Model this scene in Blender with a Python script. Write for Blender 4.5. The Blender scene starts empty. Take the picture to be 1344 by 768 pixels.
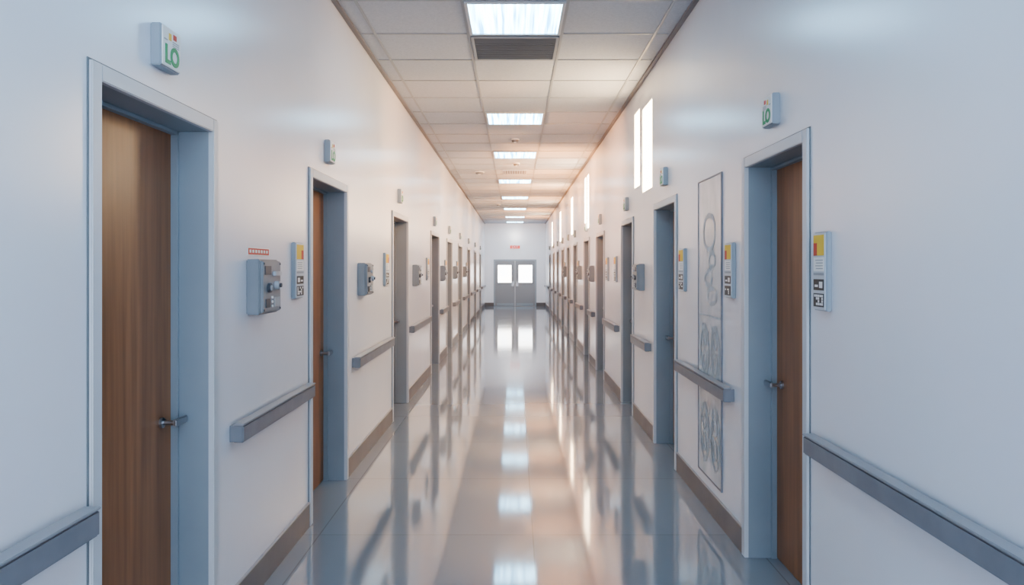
import bpy, bmesh, math, random
from mathutils import Vector, Matrix
random.seed(4)
scene = bpy.context.scene
col = scene.collection

HW = 1.2      # half corridor width
CH = 3.26     # ceiling height
Y0, Y1 = -3.0, 31.5
RC = 0.15     # door recess

# ------------------------------------------------------------ materials
def mat(name, color, rough=0.5, metal=0.0, spec=0.5, emit=None, estr=0.0):
    m = bpy.data.materials.new(name); m.use_nodes = True
    b = m.node_tree.nodes["Principled BSDF"]
    b.inputs["Base Color"].default_value = (*color, 1)
    b.inputs["Roughness"].default_value = rough
    b.inputs["Metallic"].default_value = metal
    b.inputs["Specular IOR Level"].default_value = spec
    if emit:
        b.inputs["Emission Color"].default_value = (*emit, 1)
        b.inputs["Emission Strength"].default_value = estr
    return m

def noisy(m, scale=(1,1,1), nscale=5, c1=(0,0,0), c2=(1,1,1), detail=4, bump=0.0, bscale=None, rough=None):
    nt = m.node_tree; N = nt.nodes; L = nt.links; b = N["Principled BSDF"]
    tc = N.new("ShaderNodeTexCoord"); mp = N.new("ShaderNodeMapping")
    mp.inputs["Scale"].default_value = scale
    L.new(tc.outputs["Object"], mp.inputs["Vector"])
    n = N.new("ShaderNodeTexNoise"); n.inputs["Scale"].default_value = nscale; n.inputs["Detail"].default_value = detail
    L.new(mp.outputs[0], n.inputs["Vector"])
    r = N.new("ShaderNodeValToRGB"); r.color_ramp.elements[0].position=.3; r.color_ramp.elements[1].position=.7
    r.color_ramp.elements[0].color = (*c1,1); r.color_ramp.elements[1].color = (*c2,1)
    L.new(n.outputs["Fac"], r.inputs[0]); L.new(r.outputs[0], b.inputs["Base Color"])
    if bump:
        n2 = N.new("ShaderNodeTexNoise"); n2.inputs["Scale"].default_value = bscale or nscale
        L.new(tc.outputs["Object"], n2.inputs["Vector"])
        bp = N.new("ShaderNodeBump"); bp.inputs["Strength"].default_value = bump; bp.inputs["Distance"].default_value = .01
        L.new(n2.outputs["Fac"], bp.inputs["Height"]); L.new(bp.outputs[0], b.inputs["Normal"])
    if rough:
        mr = N.new("ShaderNodeMapRange"); mr.inputs["To Min"].default_value = rough[0]; mr.inputs["To Max"].default_value = rough[1]
        L.new(n.outputs["Fac"], mr.inputs["Value"]); L.new(mr.outputs[0], b.inputs["Roughness"])
    return m

M_wall = noisy(mat("wall_paint",(.76,.77,.81),.25,spec=.65), nscale=1.2, c1=(.79,.805,.865), c2=(.83,.845,.89), bump=.12, bscale=3.0)
M_ceil = noisy(mat("ceiling_tile",(.6,.6,.62),.85), nscale=60, c1=(.46,.50,.56), c2=(.53,.57,.63), bump=.1, bscale=80)
M_tbar = mat("tbar",(.36,.39,.43),.5)
M_edge = mat("ceiling_edge",(.26,.25,.26),.6)
M_wood = noisy(mat("door_wood",(.2,.1,.05),.38), scale=(6,6,.35), nscale=4, c1=(.24,.105,.046), c2=(.40,.19,.09), detail=8, rough=(.3,.45))
M_jamb = noisy(mat("jamb_steel",(.33,.41,.48),.4), nscale=2, c1=(.27,.325,.375), c2=(.31,.365,.415))
M_trim = mat("frame_trim",(.60,.63,.67),.4)
M_trimE = mat("frame_seam",(.16,.18,.2),.5)
M_steel = mat("brushed_steel",(.42,.43,.46),.3,metal=1)
M_rail = noisy(mat("rail_vinyl",(.28,.29,.33),.4), nscale=8, c1=(.20,.21,.24), c2=(.24,.25,.28))
M_railtop = mat("rail_cap",(.33,.34,.37),.35)
M_base = noisy(mat("baseboard_vinyl",(.2,.19,.19),.4), nscale=3, c1=(.15,.14,.145), c2=(.20,.185,.185))
M_baset = mat("baseboard_top_highlight",(.45,.42,.42),.4)  # highlight along the baseboard's top edge, put into a lighter colour
M_box = noisy(mat("control_grey",(.33,.36,.4),.4), nscale=6, c1=(.23,.255,.285), c2=(.27,.295,.325))
M_boxd = mat("control_dark",(.08,.09,.11),.4)
M_boxl = mat("control_light",(.45,.48,.52),.35)
M_panel = mat("panel_plastic",(.55,.60,.65),.4)
M_side = mat("panel_side",(.33,.38,.43),.45)
M_white = mat("label_white",(.82,.83,.83),.5)
M_black = mat("label_black",(.03,.035,.04),.4)
M_grey = mat("label_grey",(.4,.43,.46),.5)
M_yel = mat("label_yellow",(.80,.55,.06),.5)
M_red = mat("label_red",(.60,.07,.05),.5)
M_green = mat("label_green",(.04,.34,.14),.5)
M_vent = mat("vent_metal",(.18,.19,.21),.5)
M_gdoor = mat("exit_door_paint",(.30,.31,.33),.4)
M_exitred = mat("exit_red",(.7,.08,.06),.5,emit=(1,.12,.08),estr=.6)

# floor
M_floor = mat("floor_vinyl",(.4,.42,.46),.1,spec=1.0)
def floor_nodes():
    nt=M_floor.node_tree;N=nt.nodes;L=nt.links;b=N["Principled BSDF"]
    tc=N.new("ShaderNodeTexCoord")
    br=N.new("ShaderNodeTexBrick"); br.offset=0; br.squash=1
    br.inputs["Scale"].default_value=1; br.inputs["Brick Width"].default_value=1.2; br.inputs["Row Height"].default_value=1.2
    br.inputs["Mortar Size"].default_value=.004; br.inputs["Mortar Smooth"].default_value=.2
    br.inputs["Color1"].default_value=(.285,.315,.36,1); br.inputs["Color2"].default_value=(.30,.33,.375,1)
    br.inputs["Mortar"].default_value=(.22,.24,.27,1)
    mp=N.new("ShaderNodeMapping"); mp.inputs["Location"].default_value=(-.1,0.3,0)
    L.new(tc.outputs["Object"],mp.inputs[0]); L.new(mp.outputs[0],br.inputs["Vector"])
    n=N.new("ShaderNodeTexNoise"); n.inputs["Scale"].default_value=1.5; n.inputs["Detail"].default_value=6
    L.new(tc.outputs["Object"],n.inputs["Vector"])
    mr=N.new("ShaderNodeMapRange"); mr.inputs["To Min"].default_value=.045; mr.inputs["To Max"].default_value=.10
    L.new(br.outputs["Color"],b.inputs["Base Color"])
    L.new(n.outputs["Fac"],mr.inputs["Value"]); L.new(mr.outputs[0],b.inputs["Roughness"])
    n2=N.new("ShaderNodeTexNoise"); n2.inputs["Scale"].default_value=2.2
    L.new(tc.outputs["Object"],n2.inputs["Vector"])
    bp=N.new("ShaderNodeBump"); bp.inputs["Strength"].default_value=.03; bp.inputs["Distance"].default_value=.01
    L.new(n2.outputs["Fac"],bp.inputs["Height"]); L.new(bp.outputs[0],b.inputs["Normal"])
    b.inputs["Coat Weight"].default_value=.25; b.inputs["Coat Roughness"].default_value=.06
floor_nodes()

def emis(name, c1, c2, s, scale=(30,1,1), nscale=1.0):
    m=bpy.data.materials.new(name); m.use_nodes=True; nt=m.node_tree;N=nt.nodes;L=nt.links
    N.remove(N["Principled BSDF"]); out=N["Material Output"]
    e=N.new("ShaderNodeEmission"); e.inputs["Strength"].default_value=s
    tc=N.new("ShaderNodeTexCoord"); mp=N.new("ShaderNodeMapping"); mp.inputs["Scale"].default_value=scale
    n=N.new("ShaderNodeTexNoise"); n.inputs["Scale"].default_value=nscale; n.inputs["Detail"].default_value=2
    r=N.new("ShaderNodeValToRGB"); r.color_ramp.elements[0].position=.35; r.color_ramp.elements[1].position=.65
    r.color_ramp.elements[0].color=(*c1,1); r.color_ramp.elements[1].color=(*c2,1)
    L.new(tc.outputs["Object"],mp.inputs[0]); L.new(mp.outputs[0],n.inputs["Vector"]); L.new(n.outputs["Fac"],r.inputs[0])
    L.new(r.outputs[0],e.inputs["Color"]); L.new(e.outputs[0],out.inputs["Surface"])
    return m
M_lamp = emis("light_diffuser",(.05,.17,.30),(.48,.80,1.0),18.0,scale=(38,1,1))
M_sunpatch = emis("sun_patch_glow",(1.0,.70,.40),(1.0,.80,.55),28.0,scale=(1,1,1),nscale=.7)  # sunlight lying on the wall, put in as emissive colour
M_winfar = emis("far_window_daylight",(.85,.88,.92),(1.0,.93,.84),8.0,scale=(2,2,2),nscale=1.5)

# ------------------------------------------------------------ mesh builder
class B:
    def __init__(s): s.bm=bmesh.new(); s.mats=[]
    def mi(s,m):
        if m not in s.mats: s.mats.append(m)
        return s.mats.index(m)
    def box(s,x0,x1,y0,y1,z0,z1,m,bev=0.0):
        t=bmesh.new()
        bmesh.ops.create_cube(t,size=1,matrix=Matrix.Translation(((x0+x1)/2,(y0+y1)/2,(z0+z1)/2))@Matrix.Diagonal((abs(x1-x0),abs(y1-y0),abs(z1-z0),1)))
        if bev>0: bmesh.ops.bevel(t,geom=t.edges[:],offset=bev,segments=2,affect='EDGES')
        s.add(t,m)
    def cyl(s,c,r,h,axis,m,seg=24,r2=None,bev=0):
        t=bmesh.new()
        rot={'X':Matrix.Rotation(math.pi/2,4,'Y'),'Y':Matrix.Rotation(math.pi/2,4,'X'),'Z':Matrix.Identity(4)}[axis]
        bmesh.ops.create_cone(t,cap_ends=True,segments=seg,radius1=r,radius2=r if r2 is None else r2,depth=h,matrix=Matrix.Translation(c)@rot)
        s.add(t,m)
    def ring(s,x,cy,cz,ry,rz,w,m,seg=32):
        # flat ring lying in a plane of constant x (thin)
        t=bmesh.new(); a=[];b=[]
        for i in range(seg):
            an=2*math.pi*i/seg
            a.append(t.verts.new((x,cy+ry*math.cos(an),cz+rz*math.sin(an))))
            b.append(t.verts.new((x,cy+(ry-w)*math.cos(an),cz+(rz-w)*math.sin(an))))
        for i in range(seg):
            j=(i+1)%seg; t.faces.new((a[i],a[j],b[j],b[i]))
        s.add(t,m)
    def add(s,t,m):
        k=s.mi(m)
        me=bpy.data.meshes.new("tmp"); 
        for f in t.faces: f.material_index=k
        t.to_mesh(me); t.free()
        n=len(s.bm.faces)
        s.bm.from_mesh(me); bpy.data.meshes.remove(me)
    def obj(s,name,parent=None,origin=None):
        if origin is not None:
            bmesh.ops.translate(s.bm,verts=s.bm.verts[:],vec=-Vector(origin))
        bmesh.ops.recalc_face_normals(s.bm,faces=s.bm.faces[:])
        me=bpy.data.meshes.new(name); s.bm.to_mesh(me); s.bm.free()
        for m in s.mats: me.materials.append(m)
        o=bpy.data.objects.new(name,me); col.objects.link(o)
        if origin is not None: o.location=origin
        if parent:
            o.parent=parent
            o.location=Vector(o.location)-parent.location if origin is not None else -parent.location
        return o

def empty(name,loc):
    e=bpy.data.objects.new(name,None); e.empty_display_size=.2; e.location=loc; col.objects.link(e); return e

# wall-local box: side -1 left / +1 right ; w = distance out of the wall
def wb(b,side,w0,w1,y0,y1,z0,z1,m,bev=0):
    xa=side*(HW-w0); xb=side*(HW-w1)
    b.box(min(xa,xb),max(xa,xb),y0,y1,z0,z1,m,bev)

def text(s,side,w,y,z,size,m,parent,name="lettering"):
    cu=bpy.data.curves.new(name,'FONT'); cu.body=s; cu.size=size; cu.extrude=.0008; cu.offset=.003; cu.align_x='CENTER'; cu.align_y='CENTER'
    cu.materials.append(m)
    o=bpy.data.objects.new(name,cu); col.objects.link(o)
    o.rotation_euler=(math.pi/2,0,math.pi/2 if side<0 else -math.pi/2)
    o.parent=parent; o.location=Vector((side*(HW-w),y,z))-parent.location
    return o

doorsL=[(2.25,3.2,2.087),(4.65,5.70,2.085),(7.78,8.95,2.06),(11.35,12.6,2.03),(14.0,15.2,2.02),(16.8,18.1,2.02),(20.0,21.3,2.02),(23.3,24.6,2.02),(26.8,28.0,2.02)]
doorsR=[(3.256,4.186,2.07),(5.915,6.885,2.045),(8.08,9.0,2.02),(10.7,11.8,2.0),(12.86,13.9,2.0),(15.4,16.4,2.0),(17.4,18.4,2.0),(19.5,20.6,2.0),(21.9,22.9,2.0),(24.2,25.2,2.0),(26.8,27.9,2.0)]
FW=.05   # frame face width
# sun patches on right wall, added as glowing panes in slots (y0,y1,z0,z1)
sun_patches=[(7.00,7.56,2.2,3.0),(7.70,8.06,2.29,3.05),(13.0,13.35,2.15,3.05),(13.5,13.85,2.15,3.05),(16.6,17.2,2.2,3.0),(20.9,21.5,2.2,3.0),(25.6,26.2,2.2,3.0)]

# ------------------------------------------------------------ shell
b=B(); b.box(-HW-.3,HW+.3,Y0,Y1+.2,-.1,0,M_floor); b.obj("floor")
b=B(); b.box(-HW-.3,HW+.3,Y0,Y1+.2,CH,CH+.1,M_ceil); b.obj("ceiling")

def wall(side,doors,name,holes=()):
    b=B(); T=.26
    ys=Y0
    def seg(y0,y1,z0,z1):
        if y1-y0>1e-4: wb(b,side,0,-T,y0,y1,z0,z1,M_wall)
    Z=2.13
    for (a,c,h) in doors:
        seg(ys,a,0,Z); seg(a,c,h-FW*.5,Z); 
        ys=c
    seg(ys,Y1,0,Z)
    ys=Y0
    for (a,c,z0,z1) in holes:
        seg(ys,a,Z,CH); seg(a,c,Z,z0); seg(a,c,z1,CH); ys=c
    seg(ys,Y1,Z,CH)
    b.obj(name)
wall(-1,doorsL,"wall_left"); wall(1,doorsR,"wall_right",sun_patches)
b=B(); b.box(-HW-.26,HW+.26,Y1,Y1+.15,0,CH,M_wall); b.obj("wall_far")

for i,(a,c,z0,z1) in enumerate(sun_patches):
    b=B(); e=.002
    wb(b,1,-.012,-.03,a+.008,c-.008,z0+.008,z1-.008,M_sunpatch)  # glowing pane stands in for a patch of sun
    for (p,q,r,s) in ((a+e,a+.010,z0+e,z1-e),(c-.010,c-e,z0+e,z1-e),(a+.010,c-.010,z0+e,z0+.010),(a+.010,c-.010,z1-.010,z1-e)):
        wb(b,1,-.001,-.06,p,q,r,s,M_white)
    b.obj("sun_patch_%d"%(i+1))

# ------------------------------------------------------------ doors
dn=0
def door(side,a,c,h):
    global dn; dn+=1
    e=empty("door_%d"%dn,(side*HW,(a+c)/2,0))
    b=B(); p=.014
    for (y0,y1,z0,z1) in ((a-.004,a+FW,0.001,h),(c-FW,c+.004,0.001,h),(a+FW,c-FW,h-FW,h)):
        wb(b,side,-.01,p,y0,y1,z0,z1,M_trim,.003)
    for (y0,y1,z0,z1) in ((a-.010,a-.004,0.001,h+.006),(c+.004,c+.010,0.001,h+.006),(a-.004,c+.004,h,h+.006)):
        wb(b,side,.0,.004,y0,y1,z0,z1,M_trimE)
    j=.012
    for (y0,y1,z0,z1) in ((a+FW-j,a+FW-.0005,0.001,h-FW),(c-FW+.0005,c-FW+j,0.001,h-FW),(a+FW-j,c-FW+j,h-FW+.0005,h-FW+j)):
        wb(b,side,-.006,-RC-.06,y0,y1,z0,z1,M_jamb)
    for (y0,y1,z0,z1) in ((a+.001,a+FW-j,0.001,h-FW*.6),(c-FW+j,c-.001,0.001,h-FW*.6)):
        wb(b,side,-.012,-.25,y0,y1,z0,z1,M_jamb)
    s=.014
    for (y0,y1,z0,z1) in ((a+FW,a+FW+s,0.001,h-FW),(c-FW-s,c-FW,0.001,h-FW),(a+FW+s,c-FW-s,h-FW-s,h-FW)):
        wb(b,side,-RC+.028,-RC-.002,y0,y1,z0,z1,M_jamb,.002)
    b.obj("frame",e)
    b=B(); wb(b,side,-RC,-RC-.045,a+FW+.002,c-FW-.002,.008,h-FW-.002,M_wood,.002)
    b.obj("leaf",e)
    b=B(); hy=c-FW-.10; hz=.91; X=side*(HW+RC)
    sx=-side
    b.cyl((X+sx*.005,hy,hz),.020,.010,'X',M_steel)
    b.cyl((X+sx*.03,hy,hz),.009,.06,'X',M_steel)
    b.box(*sorted((X+sx*.05,X+sx*.066)),hy-.015,hy+.092,hz-.014,hz+.014,M_steel,.004)
    b.obj("lever_handle",e)
    b=B()
    for z in (.25,1.05,h-.3):
        b.cyl((side*(HW+RC-.004),a+FW+.018,z),.007,.09,'Z',M_steel,12)
    b.obj("hinges",e)
for d in doorsL: door(-1,*d)
for d in doorsR: door(1,*d)

# ------------------------------------------------------------ baseboards
def baseboard(side,doors,name):
    b=B(); ys=Y0
    spans=[]
    for (a,c,h) in doors: spans.append((ys,a-.012)); ys=c+.012
    spans.append((ys,Y1))
    for (y0,y1) in spans:
        wb(b,side,0,.010,y0,y1,0.001,.136,M_base)
        wb(b,side,0,.012,y0,y1,.136,.143,M_baset)
    b.obj(name)
baseboard(-1,doorsL,"baseboard_left"); baseboard(1,doorsR,"baseboard_right")
b=B()
for s in (-1,1): b.box(*sorted((s*.84,s*(HW-.013))),Y1-.012,Y1,0.001,.14,M_base)
b.obj("baseboard_far")

# ------------------------------------------------------------ handrails
def rail(side,y0,y1):
    o=(side*HW,(y0+y1)/2,.805); b=B()
    wb(b,side,.012,.060,y0,y1,.765,.838,M_rail,.006)
    wb(b,side,.014,.062,y0-.001,y1+.001,.838,.845,M_railtop,.002)
    for (p,q) in ((y0+.004,y0+.03),(y1-.03,y1-.004)):
        wb(b,side,0,.05,p,q,.768,.836,M_rail)
    n=max(1,int((y1-y0)/1.0))
    for i in range(n):
        y=y0+(i+.5)*(y1-y0)/n
        wb(b,side,0,.03,y-.03,y+.03,.785,.82,M_steel,.003)
    b.obj("handrail",origin=o)
for r in [(-2.9,2.20),(3.36,4.57),(5.89,7.60),(9.07,10.98),(12.75,13.85),(15.35,16.65),(18.25,19.85),(21.45,23.15),(24.75,26.65),(28.15,31.2)]: rail(-1,*r)
for r in [(-2.9,3.17),(4.375,5.74),(7.04,7.93),(9.2,10.5),(12.0,12.7),(14.1,15.2),(16.6,17.25),(18.6,19.3),(20.8,21.7),(23.1,24.0),(25.4,26.6),(28.1,31.2)]: rail(1,*r)

# ------------------------------------------------------------ signs above doors
def door_sign(side,y,z,w=.15):
    o=empty("door_number_sign",(side*HW,y+w/2,z+.07))
    b=B()
    wb(b,side,0,.036,y,y+w,z,z+.14,M_side,.004)
    wb(b,side,.035,.040,y+.004,y+w-.004,z+.004,z+.136,M_white,.002)
    b2=y+w/2
    wb(b,side,.04,.0412,y+.05,y+.07,z+.095,z+.118,M_yel)
    wb(b,side,.04,.0412,y+.085,y+.11,z+.104,z+.122,M_red)
    for k in range(3): wb(b,side,.04,.0412,y+.08,y+.13,z+.080+k*.007,z+.083+k*.007,M_grey)
    wb(b,side,.04,.0412,y+.015,y+.04,z+.09,z+.094,M_grey)
    b.obj("housing",o)
    text("LO",side,.0415,b2,z+.042,.085,M_green,o)
for i,(a,c,h) in enumerate(doorsL): door_sign(-1,a+.38,2.17 if i<3 else 2.12)
for i,(a,c,h) in enumerate(doorsR): door_sign(1,a+.36,2.155 if i<2 else 2.11)

# ------------------------------------------------------------ control boxes
def control_box(side,y,w=.28,z0=1.29,z1=1.54,label=False):
    o=empty("wall_control_box",(side*HW,y+w/2,(z0+z1)/2)); b=B()
    wb(b,side,0,.06,y,y+w,z0,z1,M_box,.005)
    wb(b,side,.058,.074,y+.006,y+w-.006,z0+.008,z1-.008,M_box,.004)
    F=.074
    X=lambda d: side*(HW-d)
    wb(b,side,F-.002,F+.003,y+.03,y+.12,z1-.07,z1-.03,M_boxd,.001)
    wb(b,side,F-.002,F+.014,y+.15,y+w-.03,z1-.075,z1-.055,M_boxl,.003)
    b.cyl((X(F+.010),y+w*.68,z0+.13),.020,.022,'X',M_boxl,20)
    b.cyl((X(F+.022),y+w*.68,z0+.13),.010,.016,'X',M_boxd,16)
    b.cyl((X(F+.006),y+w*.30,z0+.12),.022,.014,'X',M_boxd,20)
    b.cyl((X(F+.012),y+w*.30,z0+.12),.012,.010,'X',M_boxl,16)
    wb(b,side,F-.002,F+.005,y+.04,y+.10,z0+.03,z0+.07,M_boxd,.001)
    wb(b,side,F-.002,F+.004,y+w-.11,y+w-.03,z0+.03,z0+.075,M_grey,.001)
    for k in range(3): b.cyl((X(F+.003),y+.135,z0+.035+k*.02),.006,.006,'X',M_white,10)
    for yy in (y+.018,y+w-.018):
        for zz in (z0+.02,z1-.02): b.cyl((X(F+.001),yy,zz),.005,.004,'X',M_boxd,8)
    b.obj("enclosure",o)
    if label:
        b=B(); wb(b,side,0,.003,y+.01,y+.33,z1+.018,z1+.055,M_white)
        wb(b,side,.003,.0035,y+.02,y+.32,z1+.022,z1+.051,M_red)
        for k in range(7): wb(b,side,.0035,.004,y+.035+k*.04,y+.06+k*.04,z1+.030,z1+.044,M_white)
        b.obj("warning_strip",o)
control_box(-1,3.57,label=True)
for y in (6.09,9.35,12.85,15.5,18.5): control_box(-1,y,.27)
for y in (7.40,12.1,14.4,18.6): control_box(1,y,.27)

# ------------------------------------------------------------ info panels
def info_panel(side,y,w=.16,z0=1.335,z1=1.64):
    o=empty("room_info_panel",(side*HW,y+w/2,(z0+z1)/2)); b=B(); H=z1-z0
    wb(b,side,0,.021,y,y+w,z0,z1,M_side,.004)
    wb(b,side,.020,.025,y+.004,y+w-.004,z0+.004,z1-.004,M_panel,.002)
    F=.0252
    def lab(u0,u1,v0,v1,m,t=.001): wb(b,side,F-.001,F+t,y+u0*w,y+u1*w,z0+v0*H,z0+v1*H,m)
    lab(.1,.9,.86,.96,M_yel); lab(.1,.62,.70,.86,M_yel); lab(.62,.9,.70,.86,M_red)
    lab(.1,.9,.50,.68,M_white)
    for k in range(4): lab(.16,.7+.04*(k%2),.53+.035*k,.542+.035*k,M_grey,.0015)
    lab(.1,.9,.45,.48,M_side)
    lab(.1,.9,.26,.40,M_black); lab(.2,.45,.29,.37,M_white,.0015); lab(.55,.8,.30,.33,M_white,.0015)
    lab(.1,.9,.05,.22,M_black); 
    for i in range(5):
        for j in range(4):
            if random.random()<.5: lab(.16+.14*i,.27+.14*i,.07+.035*j,.10+.035*j,M_white,.0015)
    b.obj("backplate",o)
for y,w in ((4.29,.17),(7.27,.2),(10.75,.2),(13.55,.2),(16.3,.2),(19.5,.2)): info_panel(-1,y,w)
for y,w in ((3.03,.13),(4.345,.15),(5.58,.18),(9.35,.18),(10.2,.18),(14.9,.2),(19.0,.2)): info_panel(1,y,w)

# ------------------------------------------------------------ tall poster panel on right wall
M_post = noisy(mat("poster_film",(.55,.6,.64),.2,spec=.5), scale=(1,2.5,1.2), nscale=2.2, c1=(.44,.52,.58), c2=(.70,.74,.78), detail=5)
M_postd = noisy(mat("poster_print",(.38,.44,.48),.4,spec=.2), scale=(1,3,2), nscale=9, c1=(.34,.41,.46), c2=(.56,.62,.66))
o=empty("wall_poster",(HW,4.915,1.13)); b=B()
pa,pb,pz0,pz1=4.63,5.20,.21,2.05
wb(b,1,0,.006,pa,pb,pz0,pz1,M_post)
for (p,q,r,s) in ((pa-.008,pa,pz0-.008,pz1+.008),(pb,pb+.008,pz0-.008,pz1+.008),(pa,pb,pz1,pz1+.008),(pa,pb,pz0-.008,pz0)):
    wb(b,1,0,.010,p,q,r,s,M_rail)
b.obj("sheet",o)
b=B(); X=HW-.008
def stripe(p,q,r,s): wb(b,1,.005,.008,p,q,r,s,M_postd)
# large numerals built from tall ovals with a smaller figure inside each
for (cy,ry) in ((5.04,.125),(4.775,.115)):
    for cz,rz in ((.985,.17),(.47,.19)):
        b.ring(X,cy,cz,ry,rz,.035,M_postd); b.ring(X,cy,cz+.07,.06,.05,.025,M_postd); b.ring(X,cy,cz-.06,.06,.06,.025,M_postd)
stripe(4.66,5.17,.735,.747); stripe(4.66,5.17,1.20,1.21)
for k in range(3): b.ring(X,4.85+.09*(k%2),1.33+k*.11,.13-.02*k,.06,.03,M_postd)
b.ring(X,4.92,1.72,.16,.12,.03,M_postd)
b.obj("print",o)

# ------------------------------------------------------------ ceiling grid, lights
b=B(); zt=CH-.006
for x in (-1.05,-.35,.35,1.05): b.box(x-.010,x+.010,Y0,Y1,zt,CH,M_tbar)
y=-2.25
while y<Y1-.1:
    for (p,q) in ((-HW+.05,-1.062),(-1.038,-.362),(-.338,.338),(.362,1.038),(1.062,HW-.05)):
        b.box(p,q,y-.010,y+.010,zt,CH,M_tbar)
    y+=.75
b.obj("trim_1")
b=B()
for s in (-1,1):
    b.box(*sorted((s*(HW-.035),s*HW)),Y0,Y1,CH-.018,CH,M_edge,.003)
b.obj("trim_2")

def panel(y0):
    e=empty("ceiling_light_panel",(0,y0+.375,CH)); b=B()
    b.box(-.315,.315,y0+.035,y0+.715,CH-.010,CH-.004,M_lamp)
    o=b.obj("diffuser",e)
    b=B()
    for (x0,x1,p,q) in ((-.338,-.315,y0+.012,y0+.738),(.315,.338,y0+.012,y0+.738),(-.315,.315,y0+.012,y0+.035),(-.315,.315,y0+.715,y0+.738)):
        b.box(x0,x1,p,q,CH-.018,CH,M_trim,.003)
    b.obj("bezel",e)
for y0 in (-2.25,1.5,5.25,9.0,12.0,15.75,19.5,23.25,27.0,30.0): panel(y0)

def grille(y0,y1,x0,x1,name,n,mm=M_vent):
    b=B(); z=CH
    b.box(x0,x1,y0,y1,z-.004,z-.001,mm)
    f=.022
    for (p,q,r,s) in ((x0,x0+f,y0,y1),(x1-f,x1,y0,y1),(x0+f,x1-f,y0,y0+f),(x0+f,x1-f,y1-f,y1)): b.box(p,q,r,s,z-.014,z-.001,M_tbar,.002)
    for i in range(n):
        yy=y0+f+(i+.5)*(y1-y0-2*f)/n
        b.box(x0+f,x1-f,yy-.006,yy+.006,z-.012,z-.003,mm)
    b.obj(name)
grille(6.06,6.72,-.335,.335,"ceiling_air_vent",16)
b=B(); b.box(-.2,.2,14.3,14.9,CH-.005,CH-.001,M_edge)
for i in range(9): b.box(-.19+i*.044,-.17+i*.044,14.32,14.88,CH-.02,CH-.004,M_boxl)
b.box(-.22,.22,14.26,14.3,CH-.02,CH-.001,M_trim); b.box(-.22,.22,14.9,14.94,CH-.02,CH-.001,M_trim)
b.obj("ceiling_air_vent")
def smoke(x,y,r=.06):
    b=B(); b.cyl((x,y,CH-.008),r,.016,'Z',M_white,28); b.cyl((x,y,CH-.028),r*.72,.028,'Z',M_vent,28,r2=r*.8); b.cyl((x,y,CH-.045),r*.3,.01,'Z',M_white,16)
    b.obj("smoke_detector")
smoke(0,10.9); smoke(-.65,14.6,.09); smoke(.02,13.4); smoke(-.45,22)

# ------------------------------------------------------------ far double doors + exit sign
e=empty("door_%d"%(dn+1),(0,Y1,0)); Y=Y1
b=B()
for (x0,x1,z0,z1) in ((-.84,-.79,.001,1.84),(.79,.84,.001,1.84),(-.79,.79,1.79,1.84)): b.box(x0,x1,Y-.03,Y,z0,z1,M_side,.004)
b.obj("frame",e)
for s in (-1,1):
    b=B(); xa,xb=(.010,.785)
    wx0,wx1,wz0,wz1=.14,.68,.93,1.62
    def bx(x0,x1,z0,z1,y0,y1,m,bev=0): b.box(*sorted((s*x0,s*x1)),y0,y1,z0,z1,m,bev)
    bx(xa,wx0,.01,1.785,Y-.022,Y-.002,M_gdoor); bx(wx1,xb,.01,1.785,Y-.022,Y-.002,M_gdoor)
    bx(wx0,wx1,.01,wz0,Y-.022,Y-.002,M_gdoor); bx(wx0,wx1,wz1,1.785,Y-.022,Y-.002,M_gdoor)
    bx(wx0,wx1,wz0,wz1,Y-.012,Y-.006,M_winfar)
    for (p,q,r,t) in ((wx0-.02,wx0,wz0-.02,wz1+.02),(wx1,wx1+.02,wz0-.02,wz1+.02),(wx0,wx1,wz0-.02,wz0),(wx0,wx1,wz1,wz1+.02)): bx(p,q,r,t,Y-.03,Y-.02,M_boxd)
    bx(.03,.14,.78,.98,Y-.075,Y-.022,M_steel,.005)
    bx(.05,.72,.02,.12,Y-.025,Y-.021,M_side)
    b.obj("leaf",e)
e=empty("exit_sign",(0,Y1,2.33)); b=B()
b.box(-.2,.2,Y1-.05,Y1,2.25,2.41,M_white,.006); b.box(-.19,.19,Y1-.053,Y1-.049,2.27,2.39,M_exitred); b.obj("housing",e)
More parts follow.
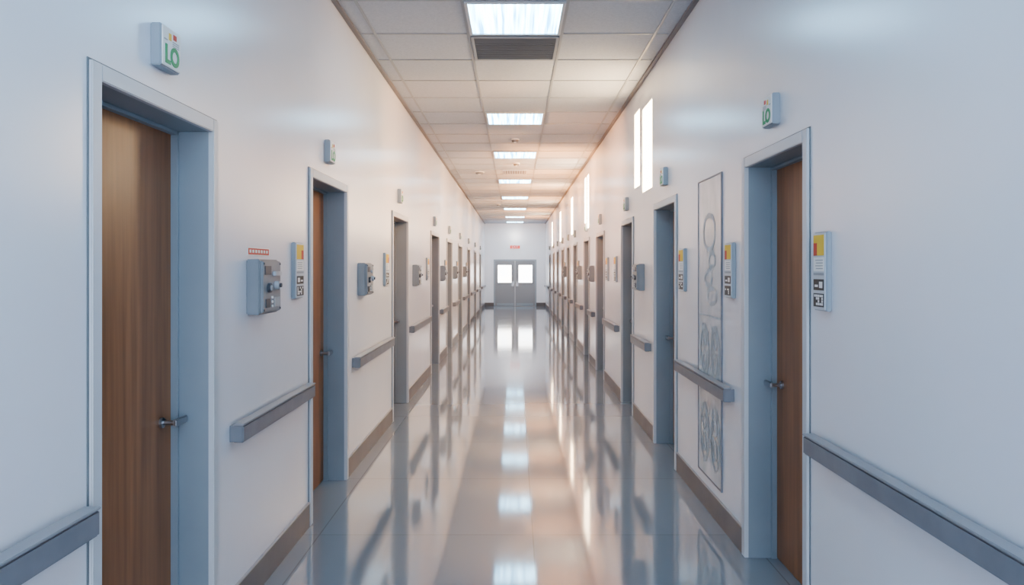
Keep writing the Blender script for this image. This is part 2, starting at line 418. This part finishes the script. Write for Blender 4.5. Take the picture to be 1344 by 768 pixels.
cu=bpy.data.curves.new("lettering",'FONT'); cu.body="EXIT"; cu.size=.13; cu.extrude=.001; cu.align_x='CENTER'; cu.align_y='CENTER'; cu.materials.append(M_white)
t=bpy.data.objects.new("lettering",cu); col.objects.link(t); t.rotation_euler=(math.pi/2,0,0); t.parent=e; t.location=(0,-.055,0)

# ------------------------------------------------------------ lights
def spot(loc,target,energy,color,angle=75,blend=1,r=.03):  # added spots without fixtures, for glow on walls and ceiling
    l=bpy.data.lights.new("glow_fill_spot",'SPOT'); l.energy=energy; l.color=color; l.spot_size=math.radians(angle); l.spot_blend=blend; l.shadow_soft_size=r
    o=bpy.data.objects.new("glow_fill_spot",l); col.objects.link(o); o.location=loc
    o.rotation_euler=(Vector(target)-Vector(loc)).to_track_quat('-Z','Y').to_euler()
warm=(1,.42,.13)
for y in (9.8,12,14.2,17,20,24):
    spot((-.9,y-1.0,2.9),(HW,y,2.55),300,warm)
for y in (8.3,11,14,17.5,21.5,25):
    spot((.9,y-1.0,2.9),(-HW,y,2.6),150,(1,.48,.20))
spot((.9,5.0,2.9),(-HW,5.9,2.5),36,(1,.58,.32)); spot((.9,3.3,2.9),(-HW,4.4,2.2),24,(1,.64,.40),60)
for y in (12,14.5,17,20,24,27):
    spot((.6,y,2.1),(.55,y+.6,CH),230,(1,.42,.14),125)
spot((0,28.2,2.9),(0,Y1,1.9),170,(1,.90,.80),100)  # added fill, brightens the far wall

w=bpy.data.worlds.new("World"); scene.world=w; w.use_nodes=True
w.node_tree.nodes["Background"].inputs[0].default_value=(.79,.87,1,1)
w.node_tree.nodes["Background"].inputs[1].default_value=7

# ------------------------------------------------------------ camera
cam=bpy.data.cameras.new("Camera"); co=bpy.data.objects.new("Camera",cam); col.objects.link(co)
co.location=(0,0,1.5); co.rotation_euler=(math.pi/2,0,0)
cam.sensor_width=36; cam.lens=36*1050/1344; cam.shift_x=-4/1344; cam.shift_y=-32/1344; cam.clip_end=200
scene.camera=co
scene.view_settings.view_transform='AgX'
scene.view_settings.look='AgX - Medium High Contrast'
